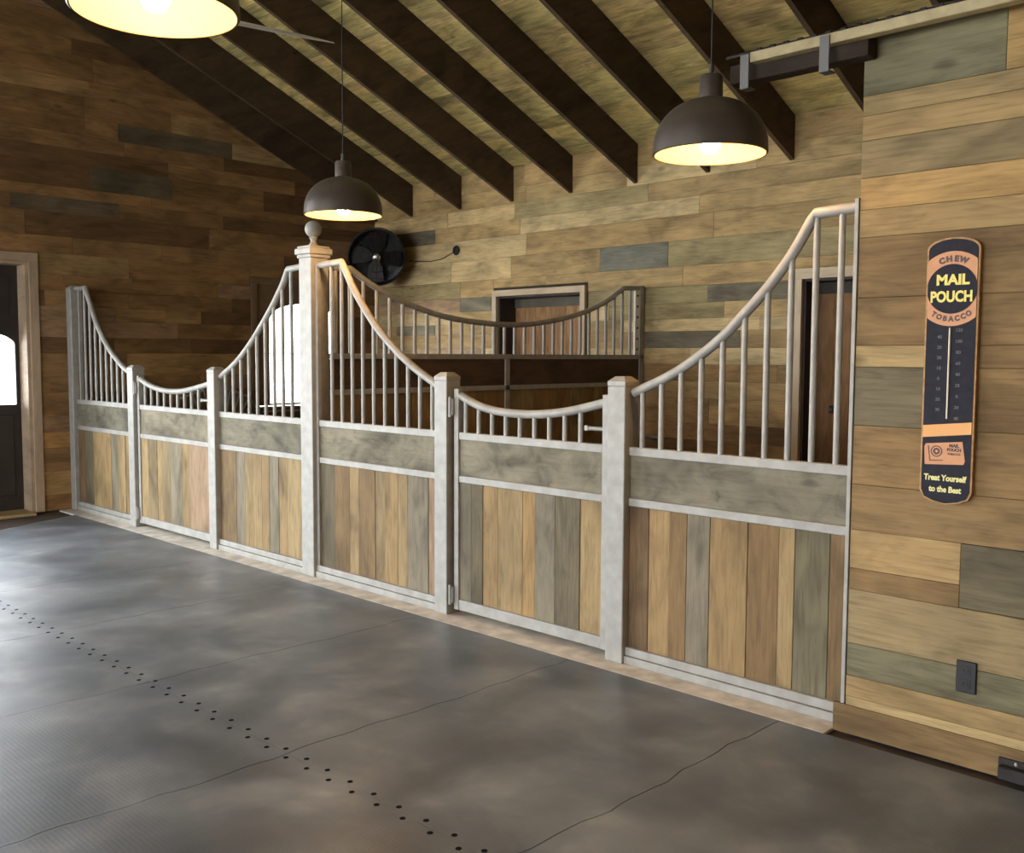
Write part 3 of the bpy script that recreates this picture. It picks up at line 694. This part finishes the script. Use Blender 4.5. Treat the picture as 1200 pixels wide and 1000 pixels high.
jm = boxes((XL-.34, XL-.02, -.38, -.3505, .001, 2.499), (XL-.34, XL-.02, -1.4695, -1.44, .001, 2.499), (XL-.34, XL-.02, -1.44, -.38, 2.47, 2.499))
obj('jamb', jm, CASING, d1, color=CAS)
casing_set(d1, -1.47, -.35, 2.50, XL-.02, '+x', .084, CAS, .032)
obj('sill', boxes((XL-.34, XL+.10, -1.58, -.38, -.0178, .012), bev=.004), CASING, d1, color=(.45, .33, .18))
obj('handle', tube([(xl1+.0, -1.38, 1.0), (xl1+.05, -1.38, 1.0), (xl1+.05, -1.27, 1.0)], .011, 8), IRON, d1, smooth=True)
# door_2: split door of the farther stall with an arched window
d2 = thing('door_2', None, None, (XL, 2.84, 0), kind='structure')
flat('upper_leaf', rect(2.175, 3.505, .985, 2.43), [arch(2.845, .49, 1.01, 2.0, .205)], XL-.03, .04, plain('stall_door_brown', (.15, .09, .048), .6, var=.25, scale=5), d2)
flat('window_pane', arch(2.845, .49, 1.01, 2.0, .205), [], XL-.035, .006, GLASS, d2)
obj('muntin', boxes((XL-.045, XL-.02, 2.36, 3.33, 1.600, 1.612), (XL-.045, XL-.02, 2.838, 2.852, 1.01, 2.205)), STEEL, d2)
flat('lower_leaf', rect(2.175, 3.505, .005, .975), [], XL-.03, .04, bpy.data.materials['stall_door_brown'], d2)
obj('shelf_rail', boxes((XL-.01, XL+.03, 2.22, 3.46, .905, .93), (XL-.01, XL+.03, 2.22, 3.46, .955, .978), bev=.002), STEEL, d2)
casing_set(d2, 2.18, 3.50, 2.42, XL-.005, '+x', .075, (.19, .12, .065), .02)
# hay rack of bent rods beside that door
hr = thing('hay_rack', 'steel rod hay rack on the left wall, seen low between the bars', 'hay rack', (XL, 1.75, .75))
rk = [(XL+.02, 1.20, 1.10), (XL+.14, 1.42, 1.20), (XL+.17, 1.73, 1.20), (XL+.15, 1.98, 1.10), (XL+.03, 2.12, .98)]
obj('rim', tube(rk, .014, 8), STEEL, hr, smooth=True)
for i in range(1, 8):
    s = i/8*4; k = int(s); f = s-k; a = Vector(rk[k]).lerp(Vector(rk[min(k+1, 4)]), f)
    obj('rod', tube([a, (XL+.06, 1.66+.3*(a.y-1.66), .62)], .009, 6), STEEL, hr, smooth=True)
obj('foot_bar', boxes((XL+.0045, XL+.07, 1.48, 1.86, .60, .63)), STEEL, hr)

# ------------------------------------------------------------------ track, header beam and straps above the near wall
hb = obj('header_beam', boxes((-2.42, -1.79, -.145, -.066, 2.79, 2.87), bev=.003), RAFTER, loc=(-2.1, -.1, 2.79), color=(.036, .024, .015),
    label='short dark header beam under the steel track at the corner of the near plank wall', cat='beam')
tk = thing('door_track', 'long tan sliding-door track fixed along the top of the near plank wall', 'track', (.6, -.17, 2.86))
obj('rail', boxes((-2.29, XR-.05, -.20, -.148, 2.850, 2.893), bev=.003), TRACK, tk)
bm = bmesh.new(); add_tube(bm, [(-2.42, -.172, 2.898), (-2.30, -.172, 2.900), (XR-.1, -.172, 2.900)], .008, 8)
obj('guide_rod', bm, IRON, tk, smooth=True)
bm = bmesh.new()
for i in range(90): add_box(bm, -2.27+.063*i, -2.24+.063*i, -.188, -.158, 2.893, 2.909, bev=.004)
obj('roller_chain', bm, IRON, tk, kind='stuff')
for x in (-2.31, -1.945, -.9, .15, 1.2, 2.25):
    obj('strap', boxes((x-.021, x+.021, -.208, -.2005, 2.742, 2.885), (x-.021, x+.021, -.2005, -.15, 2.742, 2.75), bev=.001), STRAP, tk)
rod = obj('ceiling_conduit', tube([(-7.66, 1.47, 4.455), (-7.66, 1.15, 4.437), (-7.66, -1.6, 4.28)], [.005, .016, .040], 8), plain('conduit_steel', (.75, .75, .74), .4, .4), loc=(-7.66, 0, 4.3), smooth=True,
    label='thin pale conduit running up under the rafters behind the near lamp', cat='conduit')

# ------------------------------------------------------------------ thermometer sign on the near wall
SX, SW = -1.4545, .19; SY = -.0855
NAVY = plain('sign_navy', (.024, .024, .034), .75, spec=.2, var=.2, scale=30); SALMON = plain('sign_salmon', (.60, .265, .105), .5, var=.08, scale=25); YEL = plain('sign_yellow', (.86, .72, .15), .5)
MAROON = plain('sign_maroon', (.055, .022, .020), .5); CREAM = plain('sign_cream', (.75, .66, .52), .5); RUST = plain('sign_rust_edge', (.45, .25, .10), .7, var=.3, scale=40)
th = thing('thermometer_sign', 'tall narrow navy advertising thermometer with a round orange emblem on the near plank wall', 'thermometer', (SX, -.06, 1.03))
def face(pts, y, depth, mat, name, parent=th, holes=[], **kw):
    me = poly_mesh(pts, holes, depth); me.transform(Matrix(((1, 0, 0, 0), (0, 0, -1, 0), (0, 1, 0, 0), (0, 0, 0, 1))))
    me.materials.clear(); me.materials.append(mat); cx = SX; cz = min(p[1] for p in pts)
    loc = Vector((cx, y, cz)); me.transform(Matrix.Translation((0, 0, -cz)))
    return link(name, me, parent, loc, **kw)
def outline(w, z0, z1, top=.042, bot=.05):
    p = []
    for i in range(13):                     # low round top
        a = PI*i/12; p.append((w*math.cos(a), z1-top+top*math.sin(a)))
    p += [(-w, z0+bot), (-w*.86, z0+bot*.45), (-w*.5, z0+.008), (0, z0), (w*.5, z0+.008), (w*.86, z0+bot*.45), (w, z0+bot)]
    return p
b = face(outline(SW/2+.004, 1.028, 2.056), -.073, .022, RUST, 'backing_board', label='tan rusty edge board')
fpl = face(outline(SW/2-.003, 1.032, 2.050), -.085, .003, NAVY, 'sign_plate')
def circ(cx, cz, r, clip=None, n=64):
    p = []
    for k in range(n):
        a = 2*PI*k/n; x = cx+r*math.cos(a); z = cz+r*math.sin(a)
        if clip: x = max(-clip, min(clip, x))
        p.append((x, z))
    return p
cl = SW/2-.0035
face(circ(0, 1.861, .1425, cl), -.0870, .0015, SALMON, 'emblem_ring', fpl)
face(circ(0, 1.860, .0945, cl), -.0884, .0015, NAVY, 'emblem_disc', fpl)
def lettering(name, items, mat, y, parent=fpl):
    bm = bmesh.new()
    for s, x, z, size, bold, rot, sx, shear in items:
        me = text_mesh(s, size, .0016, bold)
        M = Matrix.Translation((x, 0, z)) @ Matrix.Rotation(-rot, 4, 'Y') @ Matrix(((sx, shear, 0, 0), (0, 0, -1, 0), (0, 1, 0, 0), (0, 0, 0, 1)))
        me.transform(M); bm.from_mesh(me); bpy.data.meshes.remove(me)
    zc = sum(i[2] for i in items)/len(items)
    for v in bm.verts: v.co.z -= zc
    me = bpy.data.meshes.new(name); bm.to_mesh(me); bm.free(); me.materials.clear(); me.materials.append(mat)
    return link(name, me, parent, (SX, y, zc))
lettering('lettering', [('MAIL', .002, 1.893, .054, .0022, 0, 1.04, 0)], YEL, -.0897); lettering('lettering', [('POUCH', -.001, 1.829, .057, .0022, 0, .80, 0)], YEL, -.0897)
arc = []
for i, ch in enumerate('CHEW'):
    a = math.radians((-1.5+i)*13.5); arc.append((ch, .117*math.sin(a), 1.861+.117*math.cos(a)-.004, .030, .0018, -a, 1.05, 0))
for i, ch in enumerate('TOBACCO'):
    a = math.radians((-3+i)*11.2); arc.append((ch, .118*math.sin(a), 1.861-.118*math.cos(a)+.002, .027, .0014, a, .95, 0))
lettering('lettering', arc[:4], MAROON, -.0886); lettering('lettering', arc[4:], MAROON, -.0886)
obj('glass_tube', tube([(SX-.002, -.0885, 1.362), (SX-.002, -.0885, 1.712)], .0036, 8), CREAM, fpl, smooth=True)
nums = []
for i, s in enumerate(['120', '100', '80', '60', '40', '20', '0', '20', '40']): nums.append((s, .032, 1.702-.0423*i, .018, 0, 0, 1, 0))
for i, s in enumerate(['40', '30', '20', '10', '0', '10', '20', '30']): nums.append((s, -.040, 1.677-.0402*i, .018, 0, 0, 1, 0))
GREY = plain('sign_scale_grey', (.16, .15, .155), .6)
for it in nums: lettering('scale_number', [it], GREY, -.0870)
face([(-cl, 1.286), (cl, 1.306), (cl, 1.352), (-cl, 1.333)], -.0870, .0015, plain('sign_orange', (.78, .37, .10), .5), 'orange_band', fpl)
pk = face([(-.080, 1.180), (.066, 1.188), (.072, 1.200), (.060, 1.276), (-.078, 1.262), (-.084, 1.25)], -.0872, .0018, SALMON, 'pictured_pouch', fpl)
lettering('lettering', [('MAIL', .030, 1.258, .017, .0008, 0, 1, 0), ('POUCH', .030, 1.242, .016, .0008, 0, .95, 0), ('TOBACCO', .030, 1.226, .011, .0004, 0, .9, 0)], MAROON, -.0888)
face(circ(-.036, 1.234, .022), -.0886, .0012, MAROON, 'pouch_seal', fpl, holes=[circ(-.036, 1.234, .018)])
face(circ(-.036, 1.234, .013), -.0886, .0012, MAROON, 'pouch_seal', fpl, holes=[circ(-.036, 1.234, .0055)])
face([(-.066, 1.255), (-.070, 1.255), (-.062, 1.195), (-.010, 1.199), (-.010, 1.202), (-.059, 1.199)], -.0886, .0012, MAROON, 'pouch_stripe', fpl)
lettering('lettering', [('Treat Yourself', -.002, 1.130, .032, .0012, 0, .84, .04), ('to the Best', 0, 1.086, .032, .0012, 0, .84, .04)], plain('sign_pale_yellow', (.80, .74, .30), .5), -.0870)

# ------------------------------------------------------------------ outlet and guide bracket on the near wall
ol = thing('wall_outlet', 'black wall outlet on the gray-green board low on the near plank wall', 'outlet', (-1.355, -.06, .36))
cp = obj('cover_plate', boxes((-1.393, -1.317, -.069, -.061, .298, .424), bev=.003), BLACK, ol)
bm = bmesh.new()
for z in (.335, .387):
    for dx in (-.008, .008): add_box(bm, -1.355+dx-.0015, -1.355+dx+.0015, -.0715, -.070, z-.006, z+.006)
obj('socket', boxes((-1.373, -1.337, -.0705, -.069, .318, .352), (-1.373, -1.337, -.0705, -.069, .370, .404), bev=.0006), IRON, cp)
obj('slot', bm, plain('slot_black', (.002, .002, .002), .8), cp, kind='stuff')
gb = thing('door_guide', 'dark iron floor guide at the foot of the near plank wall, at the right edge', 'bracket', (-1.1, -.07, .012))
obj('back_plate', boxes((-1.225, -.90, -.071, -.061, .012, .084), bev=.002), IRON, gb)
obj('guide_lip', boxes((-1.215, -.90, -.10, -.071, .048, .060), (-1.215, -.90, -.106, -.098, .012, .060), bev=.002), IRON, gb)
bm = bmesh.new()
for x in (-1.16, -1.0):
    bmesh.ops.create_uvsphere(bm, u_segments=10, v_segments=6, radius=.008, matrix=Matrix.Translation((x, -.072, .072)))
obj('bolt', bm, STEEL, gb, smooth=True)
